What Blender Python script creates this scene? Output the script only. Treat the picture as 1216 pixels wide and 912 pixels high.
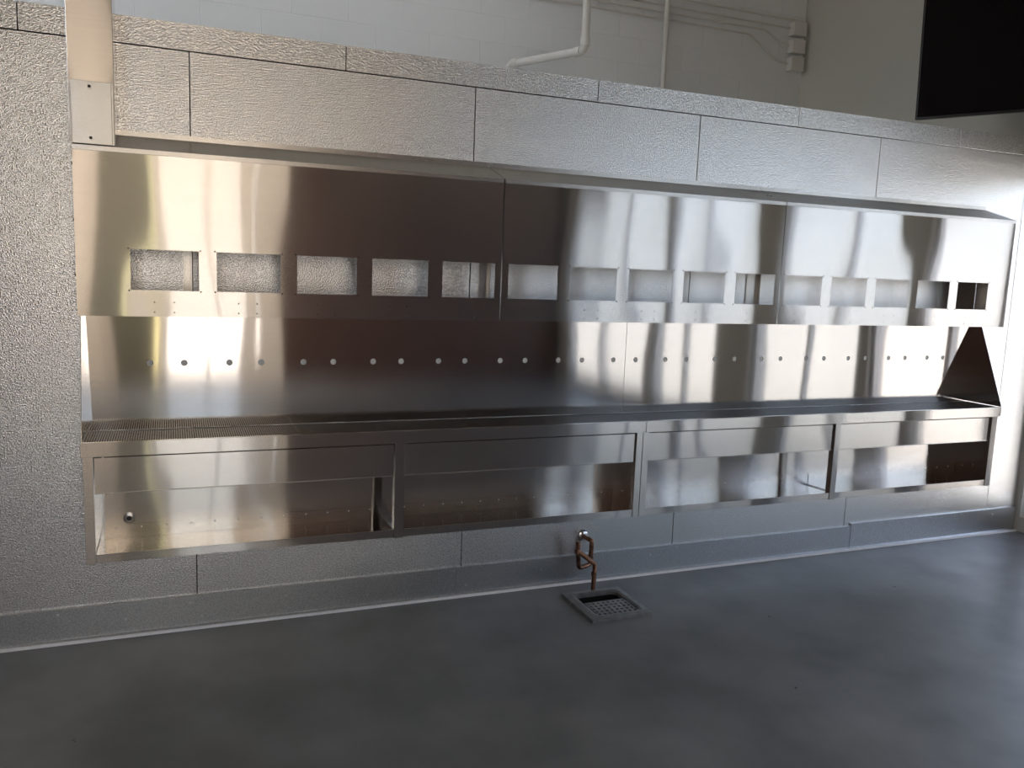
import bpy, bmesh, math, random
from mathutils import Vector, Matrix

for o in list(bpy.data.objects):
    bpy.data.objects.remove(o)
scene = bpy.context.scene
col = scene.collection
random.seed(7)

# ------------------------------------------------------------------ camera
# world: X along the metal wall (right), Y into it (metal wall face at Y=0), Z up
F_PX, PITCH, YAW, ROLL = 988.86, 0.1398, 0.3905, 0.0389
CAM_D, CAM_H = 3.6613, 1.5906
cam_d = bpy.data.cameras.new('camera')
cam = bpy.data.objects.new('camera', cam_d)
col.objects.link(cam)
cy, sy, cp, sp = math.cos(YAW), math.sin(YAW), math.cos(PITCH), math.sin(PITCH)
fw = Vector((sy * cp, cy * cp, -sp))
rt = Vector((cy, -sy, 0))
up = rt.cross(fw)
rt2 = math.cos(ROLL) * rt + math.sin(ROLL) * up
up2 = -math.sin(ROLL) * rt + math.cos(ROLL) * up
cam.matrix_world = Matrix(((rt2.x, up2.x, -fw.x, 0), (rt2.y, up2.y, -fw.y, -CAM_D), (rt2.z, up2.z, -fw.z, CAM_H), (0, 0, 0, 1)))
cam_d.sensor_fit = 'HORIZONTAL'
cam_d.sensor_width = 36.0
cam_d.lens = F_PX / 1216 * 36.0
cam_d.clip_start = 0.05
scene.camera = cam

# ------------------------------------------------------------------ light
vs = scene.view_settings
vs.view_transform = 'Standard'
vs.look = 'None'
vs.gamma = 1.0
vs.use_curve_mapping = False
vs.exposure = 1.32
world = bpy.data.worlds.new('sky')
scene.world = world
world.use_nodes = True
wn = world.node_tree
wn.nodes.clear()
w_out = wn.nodes.new('ShaderNodeOutputWorld')
w_bg = wn.nodes.new('ShaderNodeBackground')
w_sky = wn.nodes.new('ShaderNodeTexSky')
w_sky.sky_type = 'NISHITA'
w_sky.sun_disc = False
w_sky.sun_elevation = math.radians(70)
w_sky.sun_rotation = math.radians(-45)
w_sky.air_density = 1.0
w_sky.dust_density = 2.5
w_bg.inputs['Strength'].default_value = 0.45
w_hs = wn.nodes.new('ShaderNodeHueSaturation')            # thin high haze: paler sky
w_hs.inputs['Saturation'].default_value = 0.5
wn.links.new(w_sky.outputs[0], w_hs.inputs['Color'])
wn.links.new(w_hs.outputs[0], w_bg.inputs['Color'])
wn.links.new(w_bg.outputs[0], w_out.inputs['Surface'])
sun_d = bpy.data.lights.new('sun', 'SUN')
sun_d.energy = 9.0
sun_d.angle = math.radians(0.6)
sun_d.color = (1.0, 0.93, 0.83)
sun = bpy.data.objects.new('sun', sun_d)
col.objects.link(sun)
sun.rotation_euler = Vector((0.10, -0.28, -0.95)).to_track_quat('-Z', 'Y').to_euler()

def portal(name, loc, rot, sx, sz):
    d = bpy.data.lights.new(name, 'AREA')
    d.shape = 'RECTANGLE'
    d.size, d.size_y = sx, sz
    d.cycles.is_portal = True
    o = bpy.data.objects.new(name, d)
    o.location, o.rotation_euler = loc, rot
    col.objects.link(o)

# ------------------------------------------------------------------ helpers
class MB:
    def __init__(self):
        self.v, self.f, self.m = [], [], []
    def face(self, pts, m=0):
        n = len(self.v)
        self.v += [tuple(p) for p in pts]
        self.f.append(tuple(range(n, n + len(pts))))
        self.m.append(m)
    def box(self, x0, x1, y0, y1, z0, z1, m=0):
        n = len(self.v)
        self.v += [(x, y, z) for x in (x0, x1) for y in (y0, y1) for z in (z0, z1)]
        for q in ((0, 1, 3, 2), (4, 6, 7, 5), (0, 4, 5, 1), (2, 3, 7, 6), (0, 2, 6, 4), (1, 5, 7, 3)):
            self.f.append(tuple(n + k for k in q)); self.m.append(m)
        return self
    def prism(self, prof, x0, x1, m=0):
        """closed (y,z) profile swept along X"""
        n, k = len(self.v), len(prof)
        self.v += [(x0, y, z) for y, z in prof] + [(x1, y, z) for y, z in prof]
        for i in range(k):
            j = (i + 1) % k
            self.f.append((n + i, n + j, n + k + j, n + k + i)); self.m.append(m)
        self.f.append(tuple(n + i for i in reversed(range(k)))); self.m.append(m)
        self.f.append(tuple(n + k + i for i in range(k))); self.m.append(m)
        return self
    def cyl(self, c, axis, r, h, seg=16, m=0, r2=None):
        """solid cylinder from c along axis for h"""
        a = Vector(axis).normalized(); u = a.orthogonal().normalized(); w = a.cross(u)
        n = len(self.v); c = Vector(c); r2 = r if r2 is None else r2
        for hh, rr in ((0, r), (h, r2)):
            for k in range(seg):
                t = 2 * math.pi * k / seg
                self.v.append(tuple(c + a * hh + (u * math.cos(t) + w * math.sin(t)) * rr))
        for k in range(seg):
            j = (k + 1) % seg
            self.f.append((n + k, n + j, n + seg + j, n + seg + k)); self.m.append(m)
        self.f.append(tuple(n + k for k in reversed(range(seg)))); self.m.append(m)
        self.f.append(tuple(n + seg + k for k in range(seg))); self.m.append(m)
        return self
    def tube(self, pts, r, seg=12, m=0):
        """round tube along a polyline with mitred bends"""
        P = [Vector(p) for p in pts]
        d = [(P[i + 1] - P[i]).normalized() for i in range(len(P) - 1)]
        u = d[0].orthogonal().normalized()
        rings = []
        for i, p in enumerate(P):
            t = d[0] if i == 0 else d[-1] if i == len(P) - 1 else (d[i - 1] + d[i]).normalized()
            u = (u - t * u.dot(t)).normalized(); w = t.cross(u)
            n = len(self.v)
            for k in range(seg):
                a = 2 * math.pi * k / seg
                self.v.append(tuple(p + (u * math.cos(a) + w * math.sin(a)) * r))
            rings.append(n)
        for a, b in zip(rings, rings[1:]):
            for k in range(seg):
                j = (k + 1) % seg
                self.f.append((a + k, a + j, b + j, b + k)); self.m.append(m)
        self.f.append(tuple(rings[0] + k for k in reversed(range(seg)))); self.m.append(m)
        self.f.append(tuple(rings[-1] + k for k in range(seg))); self.m.append(m)
        return self
    def plate(self, xs, zs, hole, y0, y1, m=0):
        """vertical plate on a grid of cuts, front face y0, back face y1; hole(i,j) cells left open with rims"""
        nx, nz = len(xs) - 1, len(zs) - 1
        solid = lambda i, j: 0 <= i < nx and 0 <= j < nz and not hole(i, j)
        for i in range(nx):
            for j in range(nz):
                if not solid(i, j): continue
                a, b, c, d = xs[i], xs[i + 1], zs[j], zs[j + 1]
                self.face([(a, y0, c), (b, y0, c), (b, y0, d), (a, y0, d)], m)
                self.face([(a, y1, d), (b, y1, d), (b, y1, c), (a, y1, c)], m)
                if not solid(i - 1, j): self.face([(a, y0, d), (a, y1, d), (a, y1, c), (a, y0, c)], m)
                if not solid(i + 1, j): self.face([(b, y0, c), (b, y1, c), (b, y1, d), (b, y0, d)], m)
                if not solid(i, j - 1): self.face([(a, y0, c), (a, y1, c), (b, y1, c), (b, y0, c)], m)
                if not solid(i, j + 1): self.face([(a, y0, d), (b, y0, d), (b, y1, d), (a, y1, d)], m)
        return self
    def build(self, name, mat, parent=None, smooth=False, bevel=0.0, mtx=None):
        me = bpy.data.meshes.new(name)
        vv = self.v if mtx is None else [tuple(mtx @ Vector(p)) for p in self.v]
        me.from_pydata(vv, [], self.f)
        mats = mat if isinstance(mat, (list, tuple)) else [mat]
        for q in mats: me.materials.append(q)
        me.polygons.foreach_set('material_index', self.m)
        bm = bmesh.new(); bm.from_mesh(me)
        bmesh.ops.remove_doubles(bm, verts=bm.verts, dist=1e-5)
        bmesh.ops.recalc_face_normals(bm, faces=bm.faces)
        if bevel:
            es = [e for e in bm.edges if len(e.link_faces) == 2 and e.calc_face_angle(0) > 0.6]
            bmesh.ops.bevel(bm, geom=es, offset=bevel, segments=1, affect='EDGES', clamp_overlap=True)
        # grain coordinates: U runs across the brushing (up the sheet), V along it
        uv = bm.loops.layers.uv.new('grain')
        for f in bm.faces:
            n = f.normal
            for l in f.loops:
                c = l.vert.co
                if abs(n.z) > 0.75: l[uv].uv = (c.y, c.x)
                elif abs(n.x) > 0.7: l[uv].uv = (c.z, c.y)
                else: l[uv].uv = (c.z, c.x)
            if smooth: f.smooth = True
        bm.to_mesh(me); bm.free()
        if smooth: me.set_sharp_from_angle(angle=math.radians(40))
        o = bpy.data.objects.new(name, me)
        col.objects.link(o)
        if parent is not None: o.parent = parent
        return o

def tag(o, label=None, cat=None, group=None, kind=None):
    if label: o['label'] = label
    if cat: o['category'] = cat
    if group: o['group'] = group
    if kind: o['kind'] = kind
    return o

def thing(name, label, cat, loc, group=None):
    o = bpy.data.objects.new(name, None)
    o.location = loc
    o.empty_display_size = 0.1
    col.objects.link(o)
    return tag(o, label, cat, group)

def under(o, parent):
    """parent keeping the world-space mesh where it is"""
    o.parent = parent
    o.matrix_parent_inverse = Matrix.Translation(parent.location).inverted()
    return o

def struct(o, label, cat='structure'):
    return tag(o, label, cat, None, 'structure')

# ------------------------------------------------------------------ materials
def mat(name, color=(.5, .5, .5), rough=.5, metal=0.0, spec=.5):
    m = bpy.data.materials.new(name); m.use_nodes = True
    b = m.node_tree.nodes['Principled BSDF']
    b.inputs['Base Color'].default_value = (*color, 1)
    b.inputs['Roughness'].default_value = rough
    b.inputs['Metallic'].default_value = metal
    b.inputs['Specular IOR Level'].default_value = spec
    return m, m.node_tree, b

def node(nt, t, **kw):
    n = nt.nodes.new(t)
    for k, v in kw.items():
        if k in n.inputs: n.inputs[k].default_value = v
        else: setattr(n, k, v)
    return n

def pos(nt, scale=(1, 1, 1)):
    g = nt.nodes.new('ShaderNodeNewGeometry')
    mp = nt.nodes.new('ShaderNodeMapping')
    mp.inputs['Scale'].default_value = scale
    nt.links.new(g.outputs['Position'], mp.inputs['Vector'])
    return mp.outputs['Vector']

def mottled(nt, b, c1, c2, scale, vec=None, lo=.35, hi=.65, detail=6):
    n = node(nt, 'ShaderNodeTexNoise', Scale=scale, Detail=detail)
    nt.links.new(vec or pos(nt), n.inputs['Vector'])
    r = nt.nodes.new('ShaderNodeValToRGB')
    r.color_ramp.elements[0].position, r.color_ramp.elements[1].position = lo, hi
    r.color_ramp.elements[0].color, r.color_ramp.elements[1].color = (*c1, 1), (*c2, 1)
    nt.links.new(n.outputs['Fac'], r.inputs['Fac'])
    nt.links.new(r.outputs['Color'], b.inputs['Base Color'])
    return n, r

def brushed(name, color, rough, spread, warp=.004, warp_scale=1.6):
    """sheet steel with fine brushing along V: scratches tilt the normal across the grain only"""
    m, nt, b = mat(name, color, rough, 1.0)
    tg = nt.nodes.new('ShaderNodeTangent'); tg.direction_type = 'UV_MAP'; tg.uv_map = 'grain'
    # sheet metal is never quite flat
    w = node(nt, 'ShaderNodeTexNoise', Scale=warp_scale, Detail=1)
    nt.links.new(pos(nt, (1.6, 1, .8)), w.inputs['Vector'])
    bp_ = node(nt, 'ShaderNodeBump', Strength=1.0, Distance=warp)
    nt.links.new(w.outputs['Fac'], bp_.inputs['Height'])
    tot = None
    for k in range(2):
        wh = nt.nodes.new('ShaderNodeTexWhiteNoise'); wh.noise_dimensions = '3D'
        nt.links.new(pos(nt, (913.7 + 371 * k, 771.3 + 533 * k, 1811.9 + 277 * k)), wh.inputs['Vector'])
        if tot is None: tot = wh.outputs['Value']
        else:
            ad = node(nt, 'ShaderNodeMath', operation='ADD')
            nt.links.new(tot, ad.inputs[0]); nt.links.new(wh.outputs['Value'], ad.inputs[1]); tot = ad.outputs[0]
    sc = node(nt, 'ShaderNodeMath', operation='MULTIPLY_ADD')
    sc.inputs[1].default_value = spread; sc.inputs[2].default_value = -spread
    nt.links.new(tot, sc.inputs[0])
    vm = node(nt, 'ShaderNodeVectorMath', operation='SCALE')
    nt.links.new(tg.outputs[0], vm.inputs[0]); nt.links.new(sc.outputs[0], vm.inputs['Scale'])
    va = node(nt, 'ShaderNodeVectorMath', operation='ADD')
    nt.links.new(bp_.outputs[0], va.inputs[0]); nt.links.new(vm.outputs[0], va.inputs[1])
    vn = node(nt, 'ShaderNodeVectorMath', operation='NORMALIZE')
    nt.links.new(va.outputs[0], vn.inputs[0])
    nt.links.new(vn.outputs[0], b.inputs['Normal'])
    # faint brushing lines in the tone
    n = node(nt, 'ShaderNodeTexNoise', Scale=1.0, Detail=3)
    nt.links.new(pos(nt, (1.5, 40, 220)), n.inputs['Vector'])
    r_ = nt.nodes.new('ShaderNodeValToRGB')
    r_.color_ramp.elements[0].color = (*[c * .94 for c in color], 1); r_.color_ramp.elements[1].color = (*[min(1, c * 1.06) for c in color], 1)
    nt.links.new(n.outputs['Fac'], r_.inputs['Fac']); nt.links.new(r_.outputs[0], b.inputs['Base Color'])
    return m

STEEL = brushed('brushed_stainless', (.60, .575, .545), .055, .26, .011, 1.3)
STEEL_BACK = brushed('polished_stainless', (.60, .575, .55), .05, .022, .004, 1.2)
STEEL_RAW = brushed('stainless_edge', (.62, .60, .57), .25, .20, .001, 2)

def embossed(name, color, rough, strength, dist, lo=.78):
    m, nt, b = mat(name, color, rough, 1.0)
    n = node(nt, 'ShaderNodeTexNoise', Scale=190, Detail=1.5, Roughness=.45)
    nt.links.new(pos(nt), n.inputs['Vector'])
    r_ = nt.nodes.new('ShaderNodeValToRGB')
    r_.color_ramp.elements[0].position, r_.color_ramp.elements[1].position = .36, .64
    r_.color_ramp.elements[0].color = (*[c * lo for c in color], 1); r_.color_ramp.elements[1].color = (*[min(.97, c * (2 - lo)) for c in color], 1)  # paints relief shade into the tone: darker hollows, brighter crests
    nt.links.new(n.outputs['Fac'], r_.inputs['Fac']); nt.links.new(r_.outputs[0], b.inputs['Base Color'])
    bu = node(nt, 'ShaderNodeBump', Strength=strength, Distance=dist)
    nt.links.new(n.outputs['Fac'], bu.inputs['Height'])
    w = node(nt, 'ShaderNodeTexNoise', Scale=1.3, Detail=1)
    nt.links.new(pos(nt), w.inputs['Vector'])
    b2 = node(nt, 'ShaderNodeBump', Strength=1.0, Distance=.008)
    nt.links.new(w.outputs['Fac'], b2.inputs['Height'])
    nt.links.new(b2.outputs[0], bu.inputs['Normal'])
    nt.links.new(bu.outputs[0], b.inputs['Normal'])
    return m
EMBOSS = embossed('stucco_embossed_aluminium', (.86, .855, .84), .24, 1.0, .0019, .74)
FLASH = embossed('galvanised_flashing', (.64, .65, .66), .32, 1.0, .0009, .85)

JOINT, _, _ = mat('dark_joint', (.03, .03, .03), .8)
GRATE, _, _ = mat('drip_grate_steel', (.30, .29, .28), .38, 1)
DARK, _, _ = mat('dark_steel_and_recess_shade', (.06, .055, .05), .45, .8)  # also paints shade into the tray pan and drain basin
BLACK, _, _ = mat('black_plastic_and_hole_shade', (.012, .012, .012), .35)  # also the painted dark of open holes
SCREWM, _, _ = mat('screw_steel', (.85, .85, .85), .3, 1)
FOAM, _, _ = mat('white_insulation', (.85, .85, .83), .8)
ZINC, _, _ = mat('chrome_flange', (.8, .8, .82), .12, 1)
SEAL, _, _ = mat('sealant_with_glint', (.93, .93, .92), .3)  # near-white colour paints the toe's metallic glint into the bead

CEMENT, nt, b = mat('polished_concrete', (.13, .13, .13), .42)
n1, r1 = mottled(nt, b, (.120, .123, .124), (.238, .241, .245), 2.4, lo=.26, hi=.76, detail=10)
vo = node(nt, 'ShaderNodeTexVoronoi', Scale=3.2, Randomness=1.0)                 # grit and chips
wv = node(nt, 'ShaderNodeTexNoise', Scale=30, Detail=2)
nt.links.new(pos(nt), wv.inputs['Vector'])
wm = node(nt, 'ShaderNodeMixRGB'); wm.inputs['Fac'].default_value = .03
nt.links.new(pos(nt), wm.inputs[1]); nt.links.new(wv.outputs['Color'], wm.inputs[2]); nt.links.new(wm.outputs[0], vo.inputs['Vector'])
lt = node(nt, 'ShaderNodeMath', operation='LESS_THAN'); lt.inputs[1].default_value = .024
nt.links.new(vo.outputs['Distance'], lt.inputs[0])
gx = node(nt, 'ShaderNodeMixRGB'); gx.inputs[2].default_value = (.03, .03, .03, 1)
nt.links.new(lt.outputs[0], gx.inputs[0]); nt.links.new(r1.outputs['Color'], gx.inputs[1]); nt.links.new(gx.outputs[0], b.inputs['Base Color'])
n2 = node(nt, 'ShaderNodeTexNoise', Scale=5, Detail=6)
nt.links.new(pos(nt, (1, 1.6, 1)), n2.inputs['Vector'])
mr = node(nt, 'ShaderNodeMapRange'); mr.inputs['To Min'].default_value = .26; mr.inputs['To Max'].default_value = .46
nt.links.new(n2.outputs['Fac'], mr.inputs['Value']); nt.links.new(mr.outputs[0], b.inputs['Roughness'])
n3 = node(nt, 'ShaderNodeTexNoise', Scale=40, Detail=4)
nt.links.new(pos(nt), n3.inputs['Vector'])
bu = node(nt, 'ShaderNodeBump', Strength=.15, Distance=.002)
nt.links.new(n3.outputs['Fac'], bu.inputs['Height']); nt.links.new(bu.outputs[0], b.inputs['Normal'])

def paint(name, c, rough=.55, bump=.0006, scale=60):
    m, nt, b = mat(name, c, rough)
    n = node(nt, 'ShaderNodeTexNoise', Scale=scale, Detail=3)
    nt.links.new(pos(nt), n.inputs['Vector'])
    bu = node(nt, 'ShaderNodeBump', Strength=.5, Distance=bump)
    nt.links.new(n.outputs['Fac'], bu.inputs['Height']); nt.links.new(bu.outputs[0], b.inputs['Normal'])
    return m
BLOCKP = paint('painted_block', (.82, .835, .84), .5, .0012, 90)
WALLP = paint('painted_wall', (.62, .60, .54), .6)
CREAM = paint('cream_plaster', (.80, .695, .585), .6)
MAROON = paint('dark_maroon_paint', (.095, .050, .037), .5)
OLIVE = paint('olive_paint', (.16, .145, .10), .6)
CEILP = paint('ceiling_paint', (.78, .76, .71), .8)
PIPEP = paint('painted_pipe', (.72, .70, .66), .45, .0004)
FRAMEM, _, _ = mat('window_frame_aluminium', (.62, .62, .63), .4, .3)
ASPHALT, nt, b = mat('pale_pavement', (.42, .39, .34), .9)
mottled(nt, b, (.34, .31, .27), (.43, .395, .35), 2)

def glass(name, tint):
    m = bpy.data.materials.new(name); m.use_nodes = True
    nt = m.node_tree; nt.nodes.clear()
    go = nt.nodes.new('ShaderNodeOutputMaterial'); gm = nt.nodes.new('ShaderNodeMixShader')
    gt = nt.nodes.new('ShaderNodeBsdfTransparent'); gg = node(nt, 'ShaderNodeBsdfGlossy', Roughness=.01)
    lw = node(nt, 'ShaderNodeLayerWeight', Blend=.5)
    pw = node(nt, 'ShaderNodeMath', operation='POWER'); pw.inputs[1].default_value = 4
    gf = node(nt, 'ShaderNodeMath', operation='MULTIPLY_ADD'); gf.inputs[1].default_value = .45; gf.inputs[2].default_value = .03
    gt.inputs['Color'].default_value = (*[c ** .5 for c in tint], 1)     # two faces per pane
    nt.links.new(lw.outputs['Facing'], pw.inputs[0]); nt.links.new(pw.outputs[0], gf.inputs[0])
    nt.links.new(gf.outputs[0], gm.inputs[0]); nt.links.new(gt.outputs[0], gm.inputs[1]); nt.links.new(gg.outputs[0], gm.inputs[2])
    nt.links.new(gm.outputs[0], go.inputs['Surface'])
    return m
GLASS = glass('window_glass', (.92, .92, .92))
GLASS_TINT = glass('tinted_glass', (.36, .395, .44))  # tint put in to dim and cool daylight from the unseen storefront
GLASS_SOFT = glass('lightly_tinted_glass', (.48, .50, .54))  # weaker dimming tint, keeps the glare by the corner
GLASS_AMBER = glass('amber_glass', (.85, .80, .40))

FROST = bpy.data.materials.new('frosted_acrylic'); FROST.use_nodes = True
nt = FROST.node_tree; nt.nodes.clear()
fo = nt.nodes.new('ShaderNodeOutputMaterial'); ft = nt.nodes.new('ShaderNodeBsdfTranslucent')
ft.inputs['Color'].default_value = (.27, .285, .295, 1)  # diffuser of the added skylight, turns sun into soft fill
nt.links.new(ft.outputs[0], fo.inputs['Surface'])

COPPER, nt, b = mat('aged_copper', (.5, .25, .15), .38, 1.0)
mottled(nt, b, (.13, .065, .04), (.50, .27, .18), 28, lo=.3, hi=.7)
IRON, nt, b = mat('cast_drain', (.3, .3, .3), .45, .6)
mottled(nt, b, (.24, .24, .235), (.33, .33, .32), 30)

# ------------------------------------------------------------------ setting
XR, XL, YB, YF, ZC = 5.12, -3.2, 2.43, -7.3, 4.3     # right wall, left wall, block wall, rear wall, ceiling
COOL_H = 2.482
struct(MB().box(XL - .2, XR + .2, YF - .2, YB + .2, -.15, 0).build('floor', CEMENT), 'dark polished concrete floor with faint mottled stains', 'floor')
# cut the drain pit out of the floor as real geometry
fl = bpy.data.objects['floor']
DX0, DX1, DY0, DY1 = 1.745, 2.060, -.492, -.163
HX0, HX1, HY0, HY1 = 1.795, 2.020, -.450, -.205
me = fl.data; me.clear_geometry()
m = MB()
xs = [XL - .2, HX0, HX1, XR + .2]; ys = [YF - .2, HY0, HY1, YB + .2]
for i in range(3):
    for j in range(3):
        if i == 1 and j == 1: continue
        m.face([(xs[i], ys[j], 0), (xs[i + 1], ys[j], 0), (xs[i + 1], ys[j + 1], 0), (xs[i], ys[j + 1], 0)])
bpy.data.objects.remove(fl)
struct(m.build('floor', CEMENT), 'dark polished concrete floor with faint mottled stains', 'floor')
SKY = (-2.6, 2.6, .9, 1.9)                                       # skylight added over the cooler to brighten the block wall
m = MB().plate([XL - .2, SKY[0], SKY[1], XR + .2], [YF - .2, SKY[2], SKY[3], YB + .2], lambda i, j: i == 1 and j == 1, ZC, ZC + .15)
m.v = [(x, z, y) for (x, y, z) in m.v]
struct(m.build('ceiling', CEILP), 'plain painted ceiling high above the room', 'ceiling')
sk = MB().box(SKY[0], SKY[1], SKY[2], SKY[2] + .04, ZC + .04, ZC + .12).box(SKY[0], SKY[1], SKY[3] - .04, SKY[3], ZC + .04, ZC + .12)
sk = struct(sk.build('window_10', FRAMEM), 'frosted skylight added above the walk-in cooler to brighten the block wall', 'window')
for k in range(4):
    w = (SKY[1] - SKY[0]) / 4
    MB().box(SKY[0] + k * w + .01, SKY[0] + (k + 1) * w - .01, SKY[2] + .04, SKY[3] - .04, ZC + .06, ZC + .064).build('pane', FROST, sk)

# outside: pavement all round
m = MB(); g = 60
for (a, b_, c, d) in ((-g, g, -g, YF - .2), (-g, g, YB + .2, g), (-g, XL - .2, YF - .2, YB + .2), (XR + .2, g, YF - .2, YB + .2)):
    m.face([(a, c, -.02), (b_, c, -.02), (b_, d, -.02), (a, d, -.02)])
struct(m.build('ground', ASPHALT), 'pale sunlit pavement outside the building', 'ground')

# ---- block wall behind the cooler
wb = struct(MB().box(XL - .2, XR + .2, YB + .0022, YB + .2, 0, ZC).build('wall_back', BLOCKP), 'white painted concrete block wall above the metal wall', 'wall')
BW, BH = .3885, .193
m = MB().box(.0012, BW - .0012, 0, .02, .0012, BH - .0012)
proto = m.build('concrete_block', BLOCKP, wb, bevel=.0016)
first = True
for k in range(-4, 5):
    z = 3.23 + BH * k
    off = .587 if k % 2 else .78
    for i in range(-7, 13):
        x = off + BW * (i - 1)
        if x < -2.1 or x + BW > XR + .25: continue
        o = proto if first else proto.copy()
        if not first: col.objects.link(o); o.parent = wb
        first = False
        if x + BW > XR: continue_w = (XR - x) / BW; o.scale = (continue_w, 1, 1)
        o.location = (x, YB - random.uniform(0, .0012), z)

# ---- right wall with storefront glazing, cooler abuts it
ZW0 = .10
bays = [(-.04, -1.38, 2.32), (-1.50, -2.86, 2.9), (-3.36, -4.66, 3.6), (-4.78, -6.9, 3.6)]
def x_wall(name, x0, x1, y0, y1, z0, z1, holes, material, label):
    m = MB()
    ys = sorted({y0, y1, *[v for h in holes for v in (h[0], h[1])]})
    zs = sorted({z0, z1, *[v for h in holes for v in (h[2], h[3])]})
    hole = lambda i, j: any(h[0] <= (ys[i] + ys[i + 1]) / 2 <= h[1] and h[2] <= (zs[j] + zs[j + 1]) / 2 <= h[3] for h in holes)
    m.plate(ys, zs, hole, x0, x1)
    m.v = [(y, x, z) for (x, y, z) in m.v]
    return struct(m.build(name, material), label, 'wall')
x_wall('wall_right', XR, XR + .2, YF - .2, YB + .2, 0, ZC, [(b_, a, ZW0, zt) for a, b_, zt in bays], WALLP, 'beige painted side wall with the black television')
def window(n, axis, a, b, z0, z1, at, mull, label, pane=None, t=.045):
    """framed glazing; axis 'y' runs along Y at X=at, 'x' along X at Y=at"""
    def bx(m, p0, p1, q0, q1, za, zb):
        return m.box(q0, q1, p0, p1, za, zb) if axis == 'y' else m.box(p0, p1, q0, q1, za, zb)
    fr = MB()
    bx(fr, a, a + t, at, at + .09, z0, z1); bx(fr, b - t, b, at, at + .09, z0, z1)
    bx(fr, a + t, b - t, at, at + .09, z0, z0 + t); bx(fr, a + t, b - t, at, at + .09, z1 - t, z1)
    w = struct(fr.build('window_%d' % n, FRAMEM), label, 'window')
    cuts = [a + t] + [a + (b - a) * f for f in mull] + [b - t]
    for c in cuts[1:-1]:
        bx(MB(), c - .02, c + .02, at + .01, at + .08, z0 + t, z1 - t).build('mullion', FRAMEM, w)
    for c0, c1 in zip(cuts, cuts[1:]):
        bx(MB(), c0, c1, at + .042, at + .048, z0 + t, z1 - t).build('pane', pane or GLASS, w)
    return w
for i, (a, b_, ZW1) in enumerate(bays):
    window(i + 1, 'y', b_, a, ZW0, ZW1, XR + .05, [.5], ['storefront window in the side wall beside the metal wall', 'second storefront window along the side wall', 'third storefront window along the side wall', 'fourth storefront window along the side wall'][i], GLASS_SOFT if i == 0 else GLASS_TINT)
    portal('window_light', (XR + .22, (a + b_) / 2, (ZW0 + ZW1) / 2), Vector((-1, 0, 0)).to_track_quat('-Z', 'Y').to_euler(), ZW1 - ZW0, abs(a - b_))

# ---- rear wall behind the camera: cream left part with glazing, dark maroon right part
def y_wall(name, x0, x1, holes, material, label, y0=YF - .2, y1=YF):
    xs = sorted({x0, x1, *[v for h in holes for v in (h[0], h[1])]})
    zs = sorted({0, ZC, *[v for h in holes for v in (h[2], h[3])]})
    hole = lambda i, j: any(h[0] <= (xs[i] + xs[i + 1]) / 2 <= h[1] and h[2] <= (zs[j] + zs[j + 1]) / 2 <= h[3] for h in holes)
    return struct(MB().plate(xs, zs, hole, y0, y1).build(name, material), label, 'wall')
REAR = [(-1.66, -1.08, 1.0, 3.8), (-.10, .84, .05, 1.75), (.98, 1.06, .3, 2.3), (-.190, -.155, .1, 3.4)]
y_wall('wall_rear', -1.02, 1.32, REAR[1:], CREAM, 'cream plaster wall behind the camera')
y_wall('wall_rear_dark', 1.32, XR + .2, [], MAROON, 'dark maroon wall behind the camera, towards the storefront')
y_wall('wall_rear_corner', XL - .2, -1.02, REAR[:1], MAROON, 'dark maroon wall behind the camera, in the far corner')
for i, (a, b_, z0, z1) in enumerate(REAR):
    window(5 + i, 'x', a, b_, z0, z1, YF - .15, [[], [.5], [], []][i], ['tall window behind the camera', 'glazed door behind the camera', 'narrow slot window behind the camera', 'amber glass strip behind the camera'][i], GLASS_AMBER if i == 3 else None, .003 if i == 3 else .02 if i == 2 else .045)
    portal('window_light', ((a + b_) / 2, YF - .22, (z0 + z1) / 2), Vector((0, 1, 0)).to_track_quat('-Z', 'Y').to_euler(), b_ - a, z1 - z0)
struct(MB().box(-.62, -.20, YF, YF + .18, 0, ZC).build('trim_1', OLIVE), 'olive pilaster on the wall behind the camera', 'pilaster')
CLER = (-.5, 2.3, 2.8, 4.2)  # clerestory added to light the block wall from the left
x_wall('wall_left', XL - .2, XL, YF - .2, YB + .2, 0, ZC, [CLER], MAROON, 'dark maroon side wall outside the view')
window(9, 'y', CLER[0], CLER[1], CLER[2], CLER[3], XL - .15, [.33, .67], 'high clerestory window added outside the view to brighten the block wall')
portal('window_light', (XL - .22, (CLER[0] + CLER[1]) / 2, (CLER[2] + CLER[3]) / 2), Vector((1, 0, 0)).to_track_quat('-Z', 'Y').to_euler(), CLER[3] - CLER[2], CLER[1] - CLER[0])

# ---- metal clad cooler wall
wf = struct(MB().box(XL, XR - .004, .010, .10, 0, COOL_H - .004).build('wall_front', JOINT), 'embossed aluminium panel wall of a walk-in cooler', 'wall')
struct(MB().box(XL, XR - .004, .10, YB, COOL_H - .08, COOL_H - .004).build('roof', EMBOSS), 'flat metal roof of the walk-in cooler', 'roof')
SEAMS = [-3.19, -2.31, -1.115, .081, 1.277, 2.474, 3.667, 4.851, XR - .006]
GAP = .0015
ZBAND = 2.379
for a, b_ in zip(SEAMS, SEAMS[1:]):
    MB().box(a + GAP, b_ - GAP, 0, .011, .002, ZBAND - GAP).build('metal_panel', EMBOSS, wf, bevel=.0012)
BAND = [-3.19, -1.70, -.505, .696, 1.890, 3.085, 4.262, XR - .006]
for a, b_ in zip(BAND, BAND[1:]):
    MB().box(a + GAP, b_ - GAP, -.003, .011, ZBAND + GAP, COOL_H).build('band_panel', EMBOSS, wf, bevel=.0012)
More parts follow.
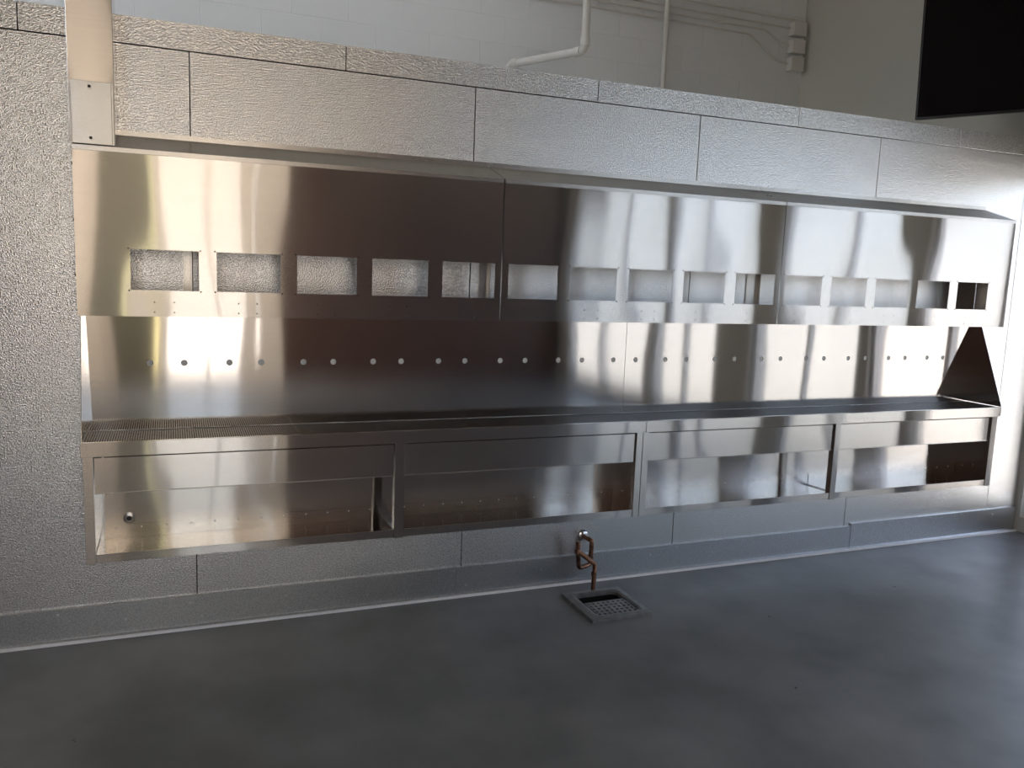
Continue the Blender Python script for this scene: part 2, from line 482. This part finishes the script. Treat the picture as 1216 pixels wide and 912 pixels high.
# small clip standing on top of the band
# ---- base flashing with a sealed toe
bf = struct(MB().box(XL, XR - .006, -.006, -.001, .003, .02).build('baseboard_front', FLASH), 'galvanised base flashing along the foot of the metal wall', 'baseboard')
FS = [-3.19, -1.19, 1.248, 3.713, 4.591, XR - .006]
for i, (a, b_) in enumerate(zip(FS, FS[1:])):
    top = .145 if i < 3 else .160
    y = -.010 - .0015 * (i % 2)
    prof = [(-.001, top), (y, top - .002), (y, .014), (y - .014, .010), (y - .014, .002), (-.001, .002)]
    MB().prism(prof, a + .0012, b_ - .0012).build('flashing_strip', FLASH, bf)
m = MB()
m.prism([(-.0265, .0), (-.0265, .008), (-.029, .012), (-.034, .010), (-.037, .0)], XL, XR - .006)
m.build('sealant_glint_bead', SEAL, bf)  # bright line along the toe, glint held in its colour
for (x, z) in [(-.45, .12), (-.2, .07), (.053, .115), (.099, .048), (.45, .10), (.82, .06), (1.238, .128), (1.30, .05), (1.698, .084), (2.045, .128), (2.335, .101), (2.496, .130), (2.729, .077), (2.927, .128), (3.255, .128), (3.501, .128), (3.69, .132), (3.74, .132), (4.02, .12), (4.35, .145), (4.56, .145), (4.62, .145), (4.9, .12)]:
    MB().cyl((x, -.0095, z), (0, -1, 0), .0072, .004, 10, r2=.0045).build('screw', SCREWM, bf, smooth=True)

# ------------------------------------------------------------------ upper display cabinets
E_UP = .21
UX = [-.325, 1.350, 2.877, 4.536]
Z0, Z1 = 1.350, 1.967
OPX0, OPP, OPW, OPZ0, OPZ1 = -.0202, .3048, .2404, 1.4495, 1.6024
upper_labels = ['left stainless display cabinet with five cut-outs, below the tall duct', 'middle stainless display cabinet with five cut-outs between two seams', 'right stainless display cabinet with five cut-outs, nearest the television']
for u in range(3):
    x0, x1 = UX[u] + .0022, UX[u + 1] - .0022
    t = thing('display_cabinet', upper_labels[u], 'cabinet', ((x0 + x1) / 2, -E_UP / 2, Z0), 'stainless display cabinets')
    ops = [(OPX0 + OPP * i - OPW / 2, OPX0 + OPP * i + OPW / 2) for i in range(u * 5, u * 5 + 5)]
    xs = [x0] + [v for q in ops for v in q] + [x1]
    zs = [Z0, OPZ0, OPZ1, Z1]
    m = MB().plate(xs, zs, lambda i, j: j == 1 and i % 2 == 1, -E_UP, -E_UP + .002)
    under(m.build('face_panel', STEEL), t)
    # folded lip along the upper edge
    under(MB().box(x0, x1, -E_UP - .002, -E_UP - .0002, Z1 - .018, Z1).build('top_lip', STEEL_RAW, bevel=.0006), t)
    # sloped top and wall flange
    under(MB().prism([(-E_UP, Z1), (-.004, 2.036), (-.004, 2.033), (-E_UP + .003, Z1 - .003)], x0, x1).build('sloped_top', STEEL_RAW), t)
    under(MB().box(x0, x1, -.004, -.0005, 2.030, 2.056).build('wall_flange', STEEL_RAW), t)
    # bottom return
    under(MB().box(x0, x1, -E_UP + .002, -E_UP + .030, Z0, Z0 + .002).build('bottom_return', STEEL), t)
    # end plates
    ends = ([x0] if u == 0 else []) + ([x1 - .002] if u == 2 else [])
    for e in ends:
        under(MB().prism([(-E_UP + .002, Z0), (-E_UP + .002, Z1 - .004), (-.001, 2.030), (-.001, Z0)], e, e + .002).build('end_plate', STEEL), t)
    # upright bracket fixed to the wall
    bx0, bx1 = {0: (.047, .079), 1: (1.318, 1.367), 2: (2.828, 2.902)}[u]
    m = MB().box(bx0, bx1, -.006, -.0012, Z0 + .02, Z1 - .03).box(bx1 - .004, bx1, -.03, -.006, Z0 + .02, Z1 - .03)
    under(m.build('wall_bracket', STEEL_RAW), t)
    # mounting holes below each cut-out, their dark painted as black discs, and screws at its corners
    m = MB(); s = MB()
    for a, b_ in ops:
        c = (a + b_) / 2
        for dx in (-.040, .030):
            for z in (1.367, 1.405):
                m.cyl((c + dx, -E_UP - .0004, z), (0, 1, 0), .0026, .0006, 8)
        for x in (a - .006, b_ + .006):
            for z in (OPZ0 - .002, OPZ1 + .002):
                s.cyl((x, -E_UP - .0008, z), (0, 1, 0), .0030, .001, 8)
    o = under(m.build('mounting_holes', BLACK), t); o['kind'] = 'stuff'
    o = under(s.build('corner_screws', DARK), t); o['kind'] = 'stuff'
    if u == 1:
        s = MB()
        for x in (2.845, 2.868): s.cyl((x, -.10, 2.003), (0, -.3, 1), .004, .003, 8)
        o = under(s.build('top_screws', DARK), t); o['kind'] = 'stuff'
    if u == 0:
        s = MB()
        for z in (1.90, 1.70, 1.50, 1.37): s.cyl((x0, -E_UP + .015, z), (-1, 0, 0), .005, .004, 8)
        o = under(s.build('edge_rivets', DARK), t); o['kind'] = 'stuff'

# ------------------------------------------------------------------ duct standing on the left cabinet
dx0, dx1 = -.329, -.180
t = thing('vertical_duct', 'tall stainless duct rising from the left cabinet to the ceiling', 'duct', ((dx0 + dx1) / 2, -E_UP / 2, 1.97))
under(MB().box(dx0, dx1, -E_UP + .002, -.004, 2.040, ZC - .002).prism([(-E_UP + .002, 1.970), (-E_UP + .002, 2.040), (-.004, 2.040)], dx0, dx1).build('duct_body', STEEL, bevel=.001), t)
under(MB().box(dx0 + .010, dx1 - .009, -E_UP - .003, -E_UP + .002, 1.971, 2.190).build('access_plate', STEEL_RAW, bevel=.001), t)
under(MB().box(dx1 - .008, dx1 - .004, -E_UP - .003, -E_UP + .0018, 1.971, 2.190).build('edge_strip', STEEL_RAW), t)
for z in (2.171, 1.992):
    bo = under(MB().cyl((-.2595, -E_UP - .003, z), (0, -1, 0), .0085, .004, 14).build('bolt', STEEL_RAW, smooth=True), t)
    sl = MB().cyl((-.2595, -E_UP - .0071, z), (0, -1, 0), .0055, .0006, 10).build('bolt_socket', DARK, bo)
    sl.matrix_parent_inverse = Matrix.Translation(t.location).inverted() @ Matrix.Identity(4)
    sl.matrix_parent_inverse = bo.matrix_basis.inverted()

# ------------------------------------------------------------------ backsplash panels with tap holes
HOLE_R, HOLE_Z, HOLE_S = .0132, 1.1475, .1283
BS0, BS1 = .8775, 1.3495
Y_BS = -.006
holes = [OPX0 + OPP * i + s * HOLE_S / 2 for i in range(15) for s in (-1, 1)]
SPL = [-.322, 2.117, 4.560]
for u in range(2):
    x0, x1 = SPL[u] + .0012, SPL[u + 1] - .0012
    t = thing('backsplash', ['left stainless backsplash, the half that mirrors a bright window', 'right stainless backsplash, the paler half ending at a dark gusset'][u], 'backsplash', ((x0 + x1) / 2, Y_BS, BS0), 'stainless backsplash halves')
    hs = [h for h in holes if x0 < h < x1]
    a = .022
    xs = [x0] + [v for h in hs for v in (h - a, h + a)] + [x1]
    zs = [BS0, HOLE_Z - a, HOLE_Z + a, BS1]
    m = MB()
    nx = len(xs) - 1
    for i in range(nx):
        for j in range(3):
            if j == 1 and i % 2 == 1: continue
            m.face([(xs[i], Y_BS, zs[j]), (xs[i + 1], Y_BS, zs[j]), (xs[i + 1], Y_BS, zs[j + 1]), (xs[i], Y_BS, zs[j + 1])])
    N = 16
    for h in hs:
        ci, sq = [], []
        for k in range(N):
            th = 2 * math.pi * k / N
            c, s = math.cos(th), math.sin(th); q = a / max(abs(c), abs(s))
            ci.append((h + c * HOLE_R, HOLE_Z + s * HOLE_R)); sq.append((h + c * q, HOLE_Z + s * q))
        for k in range(N):
            j = (k + 1) % N
            m.face([(sq[k][0], Y_BS, sq[k][1]), (sq[j][0], Y_BS, sq[j][1]), (ci[j][0], Y_BS, ci[j][1]), (ci[k][0], Y_BS, ci[k][1])])
    sheet = under(m.build('sheet', STEEL_BACK), t)
    for k, h in enumerate(hs):
        # sleeve and the white insulation seen down the hole
        q = MB()
        for i in range(N):
            j = (i + 1) % N
            A = [(h + math.cos(2 * math.pi * w / N) * HOLE_R, HOLE_Z + math.sin(2 * math.pi * w / N) * HOLE_R) for w in (i, j)]
            q.face([(A[0][0], Y_BS, A[0][1]), (A[1][0], Y_BS, A[1][1]), (A[1][0], Y_BS + .0022, A[1][1]), (A[0][0], Y_BS + .0022, A[0][1])])
        q.face([(h + math.cos(2 * math.pi * w / N) * HOLE_R, Y_BS + .0022, HOLE_Z + math.sin(2 * math.pi * w / N) * HOLE_R) for w in range(N)], 1)
        under(q.build('tap_hole', [DARK, FOAM]), t)
    if u == 0:
        gx = x0
        prof = [(Y_BS, BS0), (-.236, BS0), (-.10, BS1 - .001), (Y_BS, BS1 - .001)]
        under(MB().prism(prof, gx - .002, gx).build('side_gusset', STEEL_BACK), t)
    else:
        gx = x1
        prof = [(Y_BS, BS0), (-.236, BS0), (-.236, BS0 + .008), (-.045, BS1 - .001), (Y_BS, BS1 - .001)]
        under(MB().prism(prof, gx, gx + .002).build('side_gusset', STEEL_BACK), t)

# ------------------------------------------------------------------ drip trays
E_TR, ZT0, ZT1 = .240, .820, .876
TX = [-.327, 2.121, 4.562]
GR = [[-.322, .487, 1.297, 2.117], [2.125, 2.95, 3.76, 4.557]]
for u in range(2):
    x0, x1 = TX[u] + .0012, TX[u + 1] - .0012
    t = thing('drip_tray', ['left drip tray with slotted grates below the darker backsplash', 'right drip tray with slotted grates, ending at the dark gusset'][u], 'drip tray', ((x0 + x1) / 2, -E_TR / 2, ZT0), 'stainless drip trays')
    # front nose, side walls, pan
    under(MB().prism([(-E_TR, ZT0), (-E_TR, ZT1), (-E_TR + .014, ZT1), (-E_TR + .014, ZT1 - .003), (-E_TR + .003, ZT1 - .003), (-E_TR + .003, ZT0 + .003), (-E_TR + .024, ZT0 + .003), (-E_TR + .024, ZT0)], x0, x1).build('front_rim', STEEL, bevel=.0008), t)
    under(MB().box(x0, x1, -E_TR + .003, -.004, ZT0 + .004, ZT0 + .007).build('pan', DARK), t)  # dark colour stands for the shade inside a deeper tray
    for xx in (x0, x1 - .003):
        under(MB().box(xx, xx + .003, -E_TR + .015, -.004, ZT0 + .007, ZT1 - .004).build('tray_end', STEEL_RAW), t)
    for a, b_ in zip(GR[u], GR[u][1:]):
        a += .002; b_ -= .002
        m = MB(); n = int((b_ - a) / .0086); p = (b_ - a) / n
        for i in range(n):
            m.box(a + i * p, a + i * p + .0034, -E_TR + .019, -.012, ZT1 - .0055, ZT1 - .0025)
        m.box(a, b_, -E_TR + .0145, -E_TR + .0195, ZT1 - .006, ZT1 - .002)
        m.box(a, b_, -.013, -.007, ZT1 - .006, ZT1 - .002)
        m.box(b_ - .004, b_, -E_TR + .0145, -.007, ZT1 - .006, ZT1 - .0018)
        under(m.build('drip_grate', GRATE), t)

# ------------------------------------------------------------------ lower shelf cabinets
E_LO = .222
LZ0, LZ1 = .392, .819
SH = .431
BAYS = [[(-.286, .884), (.927, 2.083)], [(2.153, 3.322), (3.360, 4.519)]]
OUT = [(-.321, 2.117), (2.119, 4.562)]
for u in range(2):
    X0, X1 = OUT[u]
    t = thing('shelf_cabinet', ['left open shelf cabinet with two bays, a small drain hole in its back', 'right open shelf cabinet with two bays, below the paler backsplash'][u], 'cabinet', ((X0 + X1) / 2, -E_LO / 2, LZ0), 'stainless shelf cabinets')
    (a0, b0), (a1, b1) = BAYS[u]
    for x0, x1 in ((X0, a0), (b0, a1), (b1, X1)):
        under(MB().box(x0, x1, -E_LO, -E_LO + .036, LZ0, LZ1 - .001).build('post', STEEL, bevel=.0010), t)
    # closed ends behind the outer posts
    for x in (a0 - .003, b1 + .001):
        under(MB().box(x, x + .002, -E_LO + .036, -.004, LZ0 + .002, LZ1 - .001).build('end_plate', STEEL_BACK), t)
    under(MB().box(X0 + .002, X1 - .002, -.004, -.0015, LZ0 + .002, LZ1 - .001).build('back_panel', STEEL), t)
    for k, (x0, x1) in enumerate(((a0, b0), (a1, b1))):
        va = under(MB().box(x0 + .003, x1 - .003, -E_LO + .012, -E_LO + .015, .672, LZ1 - .010).build('valance', STEEL), t)
        q = MB().box(x0 + .002, x1 - .002, -E_LO + .010, -E_LO + .028, .668, .672).build('valance_hem', STEEL_RAW, va, bevel=.0008)
        q.matrix_parent_inverse = va.matrix_basis.inverted()
        # shelf: pan with a folded front lip
        under(MB().prism([(-E_LO + .004, .396), (-E_LO + .004, SH), (-.007, SH - .008), (-.007, SH - .011), (-E_LO + .007, SH - .003), (-E_LO + .007, .399), (-E_LO + .024, .399), (-E_LO + .024, .396)], x0 + .001, x1 - .001).build('shelf', STEEL, bevel=.0006), t)
        ri = under(MB().box(x0 + .002, x1 - .002, -.007, -.0042, SH - .008, .480).build('back_riser', STEEL), t)
        n = 12
        for i in range(n):
            xx = x0 + .06 + (x1 - x0 - .12) * i / (n - 1)
            q = MB().cyl((xx, -.0068, .466), (0, -1, 0), .0032, .002, 8, r2=.002).build('screw', SCREWM, ri, smooth=True)
            q.matrix_parent_inverse = ri.matrix_basis.inverted()
    if u == 0:
        fl = under(MB().cyl((-.176, -.0042, .505), (0, -1, 0), .024, .004, 24, r2=.012).build('drain_outlet', STEEL_RAW, smooth=True), t)
        q = MB().cyl((-.176, -.0080, .505), (0, -1, 0), .010, .0015, 16).build('drain_hole', BLACK, fl)  # black disc paints the dark of the open hole
        q.matrix_parent_inverse = fl.matrix_basis.inverted()

# ------------------------------------------------------------------ copper drain line
def bend(pts, r=.018, n=5):
    """round the inner corners of a polyline"""
    P = [Vector(p) for p in pts]; out = [P[0]]
    for a, b_, c in zip(P, P[1:], P[2:]):
        d0, d1 = (a - b_), (c - b_)
        q = min(r, d0.length * .45, d1.length * .45)
        s, e = b_ + d0.normalized() * q, b_ + d1.normalized() * q
        for i in range(n + 1):
            f = i / n
            out.append(s * (1 - f) ** 2 + b_ * 2 * f * (1 - f) + e * f * f)
    out.append(P[-1]); return out
t = thing('copper_pipe', 'copper drain pipe looping from the wall flange down to the floor drain', 'pipe', (1.93, -.08, 0))
PR = .0115
loop = [(1.930, -.006, .243), (1.930, -.052, .243), (1.948, -.070, .236), (1.944, -.072, .112), (1.868, -.095, .108), (1.852, -.105, .245)]
under(MB().tube(bend(loop), PR, 12).build('trap_loop', COPPER, smooth=True), t)
drop = [(1.852, -.105, .205), (1.936, -.135, .135), (1.925, -.158, .115), (1.920, -.160, .004)]
under(MB().tube(bend(drop, .02), PR, 12).build('drop_pipe', COPPER, smooth=True), t)
under(MB().cyl((1.852, -.105, .246), (0, .02, 1), PR * 1.12, .006, 12).build('pipe_end', COPPER, smooth=True), t)
for c, ax in (((1.851, -.1035, .19), (0, 0, 1)), ((1.945, -.072, .135), (0, 0, 1)), ((1.921, -.1598, .085), (0, 0, 1))):
    under(MB().cyl(c, ax, PR * 1.18, .022, 14).build('coupling', COPPER, smooth=True), t)
m = MB()
for k in range(6):
    r0, r1 = .030 * math.cos(k / 6 * 1.35), .030 * math.cos((k + 1) / 6 * 1.35)
    m.cyl((1.930, -.014 * math.sin(k / 6 * 1.5) - .0005, .243), (0, -1, 0), r0, .014 * (math.sin((k + 1) / 6 * 1.5) - math.sin(k / 6 * 1.5)), 24, r2=r1)
under(m.build('wall_flange', ZINC, smooth=True), t)

# ------------------------------------------------------------------ floor drain
t = thing('floor_drain', 'square metal floor drain with a half-open perforated grate', 'floor drain', ((DX0 + DX1) / 2, (DY0 + DY1) / 2, 0))
def rrect(x0, x1, y0, y1, r, n=5):
    out = []
    for cx, cy_, a0 in ((x1 - r, y1 - r, 0), (x0 + r, y1 - r, 90), (x0 + r, y0 + r, 180), (x1 - r, y0 + r, 270)):
        for i in range(n + 1):
            a = math.radians(a0 + 90 * i / n)
            out.append((cx + math.cos(a) * r, cy_ + math.sin(a) * r))
    return out
outer, inner = rrect(DX0, DX1, DY0, DY1, .004), rrect(HX0, HX1, HY0, HY1, .030)
mid = rrect(HX0 - .014, HX1 + .014, HY0 - .014, HY1 + .014, .036)
m = MB(); K = len(outer)
for k in range(K):
    j = (k + 1) % K
    def q(A, za, B, zb): m.face([(*A[k], za), (*A[j], za), (*B[j], zb), (*B[k], zb)])
    q(outer, .0005, outer, .016); q(outer, .016, mid, .018); q(mid, .018, inner, .013); q(inner, .013, inner, -.002)
under(m.build('drain_frame', IRON), t)
m = MB()
for k in range(K):
    j = (k + 1) % K
    m.face([(*inner[k], -.002), (*inner[j], -.002), (*inner[j], -.14), (*inner[k], -.14)])
m.face([(*p, -.14) for p in inner])
under(m.build('basin', DARK), t)  # dark colour paints in the shade of the drain pit
# perforated half grate: plate of strips with square openings
gy0, gy1 = HY0 + .002, HY0 + .150
nx, ny = 8, 5
m = MB(); px, py = (HX1 - HX0 - .012) / nx, (gy1 - gy0) / ny
xs = [HX0 + .006]; ys = [gy0]
for i in range(nx): xs += [HX0 + .006 + px * (i + .28), HX0 + .006 + px * (i + .72)]
for j in range(ny): ys += [gy0 + py * (j + .25), gy0 + py * (j + .75)]
xs.append(HX1 - .006); ys.append(gy1)
m.plate(xs, ys, lambda i, j: i % 2 == 1 and j % 2 == 1, .012, .005)
m.v = [(x, z, y) for (x, y, z) in m.v]
under(m.build('grate_plate', IRON), t)
under(MB().box(HX0 + .006, HX1 - .006, gy1, gy1 + .004, -.03, .012).build('grate_edge', IRON), t)
under(MB().box(HX0 + .004, HX1 - .004, HY1 - .05, HY1 - .006, -.06, -.055).build('strainer_ledge', DARK), t)

# ------------------------------------------------------------------ pipes, conduits and boxes on the block wall
t = thing('white_pipe', 'thick white pipe with an elbow that turns behind the metal wall', 'pipe', (2.62, 1.65, 3.06))
A, B = Vector((2.625, 1.65, 3.062)), Vector((2.33, 2.29, 3.062))
under(MB().tube(bend([(2.625, 1.65, ZC - .002), A, B, (2.33, 2.29, COOL_H + .0)], .045, 6), .027, 16).build('pipe_run', PIPEP, smooth=True), t)
d = (B - A).normalized()
for c, ax, h in ((A + Vector((0, 0, .03)), (0, 0, 1), .05), (A + d * .035, d, .05), (B - d * .085, d, .05), (B - Vector((0, 0, .085)), (0, 0, 1), .05)):
    under(MB().cyl(c, ax, .033, h, 18).build('fitting_collar', PIPEP, smooth=True), t)
tag(MB().tube([(3.705, 2.39, COOL_H), (3.705, 2.39, ZC - .002)], .021, 14).build('riser_pipe', PIPEP, smooth=True), 'straight thin white vertical pipe crossing the conduits', 'pipe')
YC = 2.412
conds = [
    ('lowest conduit, running into the bottom junction box', [(XL + .01, 3.600), (4.54, 3.603), (4.715, 3.500), (4.80, 3.430), (4.945, 3.410)]),
    ('second lowest conduit, running into the middle junction box', [(XL + .01, 3.655), (4.70, 3.657), (4.83, 3.585), (4.945, 3.556)]),
    ('third conduit, running into the top junction box', [(XL + .01, 3.708), (4.945, 3.708)]),
    ('topmost conduit, passing above the three junction boxes', [(XL + .01, 3.775), (XR - .03, 3.775)])]
for lab, pts in conds:
    tag(MB().tube(bend([(x, YC, z) for x, z in pts], .05, 4), .0085, 8).build('conduit', PIPEP, smooth=True), 'thin painted ' + lab, 'conduit', 'conduits on the block wall')
for z0, z1, lab in ((3.640, 3.745, 'top'), (3.498, 3.603, 'middle'), (3.352, 3.462, 'bottom')):
    t = thing('junction_box', 'small painted %s junction box of three in the wall corner' % lab, 'junction box', (5.01, YC, z0), 'junction boxes in the corner')
    under(MB().box(4.945, 5.068, 2.355, YB - .002, z0, z1).build('box_body', PIPEP, bevel=.003), t)
    under(MB().box(4.940, 5.073, 2.348, 2.355, z0 - .004, z1 + .004).build('box_cover', PIPEP, bevel=.002), t)

# ------------------------------------------------------------------ television on an angled arm
TW, TH = 1.45, .835
ang = math.radians(27.5)
corner = Vector((4.40, .468, 2.612))
ux = Vector((math.sin(ang), -math.cos(ang), 0))                 # along the screen, towards the room
nrm0 = Vector((-math.cos(ang), -math.sin(ang), 0))              # screen normal before tilt
tilt = math.radians(5)
nrm = (nrm0 * math.cos(tilt) + Vector((0, 0, -1)) * math.sin(tilt)).normalized()
uz = (Vector((0, 0, 1)) * math.cos(tilt) + nrm0 * math.sin(tilt)).normalized()
M = Matrix(((ux.x, -nrm.x, uz.x, corner.x), (ux.y, -nrm.y, uz.y, corner.y), (ux.z, -nrm.z, uz.z, corner.z), (0, 0, 0, 1)))
SCREEN, nt, b = mat('dark_screen', (.006, .006, .007), .06, 0, .6)
t = thing('television', 'large black wall television angled out above the metal wall', 'television', tuple(M @ Vector((TW / 2, .03, 0))))
under(MB().box(0, TW, .002, .045, 0, TH).build('housing', BLACK, mtx=M, bevel=.003), t)
m = MB()
for q in ((0, TW, 0, .016), (0, TW, TH - .012, TH), (0, .012, .016, TH - .012), (TW - .012, TW, .016, TH - .012)):
    m.box(q[0], q[1], -.004, .002, q[2], q[3])
under(m.build('bezel', BLACK, mtx=M), t)
under(MB().box(.012, TW - .012, -.001, .002, .016, TH - .012).build('screen', SCREEN, mtx=M), t)
p = M @ Vector((TW / 2, .045, TH / 2))
under(MB().tube([tuple(p), (XR - .03, p.y + .1, p.z)], .03, 10).build('mount_arm', BLACK), t)
under(MB().box(XR - .03, XR - .001, p.y - .05, p.y + .25, p.z - .2, p.z + .2).build('mount_plate', BLACK), t)


# ------------------------------------------------------------------ added unseen lamps that warm and brighten the cream wall behind the camera
for x, lab in ((-1.5, 'left'), (-.4, 'middle'), (.7, 'right')):
    y = -5.7
    t = thing('added_wall_wash_lamp', 'white ceiling spotlight added to brighten the cream wall, %s of three' % lab, 'lamp', (x, y, ZC - .2), 'added wall-wash spotlights')
    aim = (Vector((x, YF, 1.7)) - Vector((x, y, ZC - .18))).normalized()
    c = Vector((x, y, ZC - .18))
    under(MB().cyl((x, y, ZC - .02), (0, 0, 1), .05, .019, 20).build('ceiling_plate', PIPEP, smooth=True), t)
    under(MB().cyl((x, y, ZC - .15), (0, 0, 1), .008, .13, 10).build('stem', PIPEP, smooth=True), t)
    under(MB().cyl(c - aim * .07, aim, .045, .12, 20, r2=.055).build('lamp_head', PIPEP, smooth=True), t)
    ld = bpy.data.lights.new('added_wall_wash_light', 'SPOT')
    ld.energy, ld.color = 160, (1.0, .93, .85)
    ld.spot_size, ld.spot_blend, ld.shadow_soft_size = math.radians(95), .6, .05
    lo = bpy.data.objects.new('added_wall_wash_light', ld)
    lo.location = c + aim * .06
    lo.rotation_euler = aim.to_track_quat('-Z', 'Y').to_euler()
    col.objects.link(lo)
    under(lo, t)
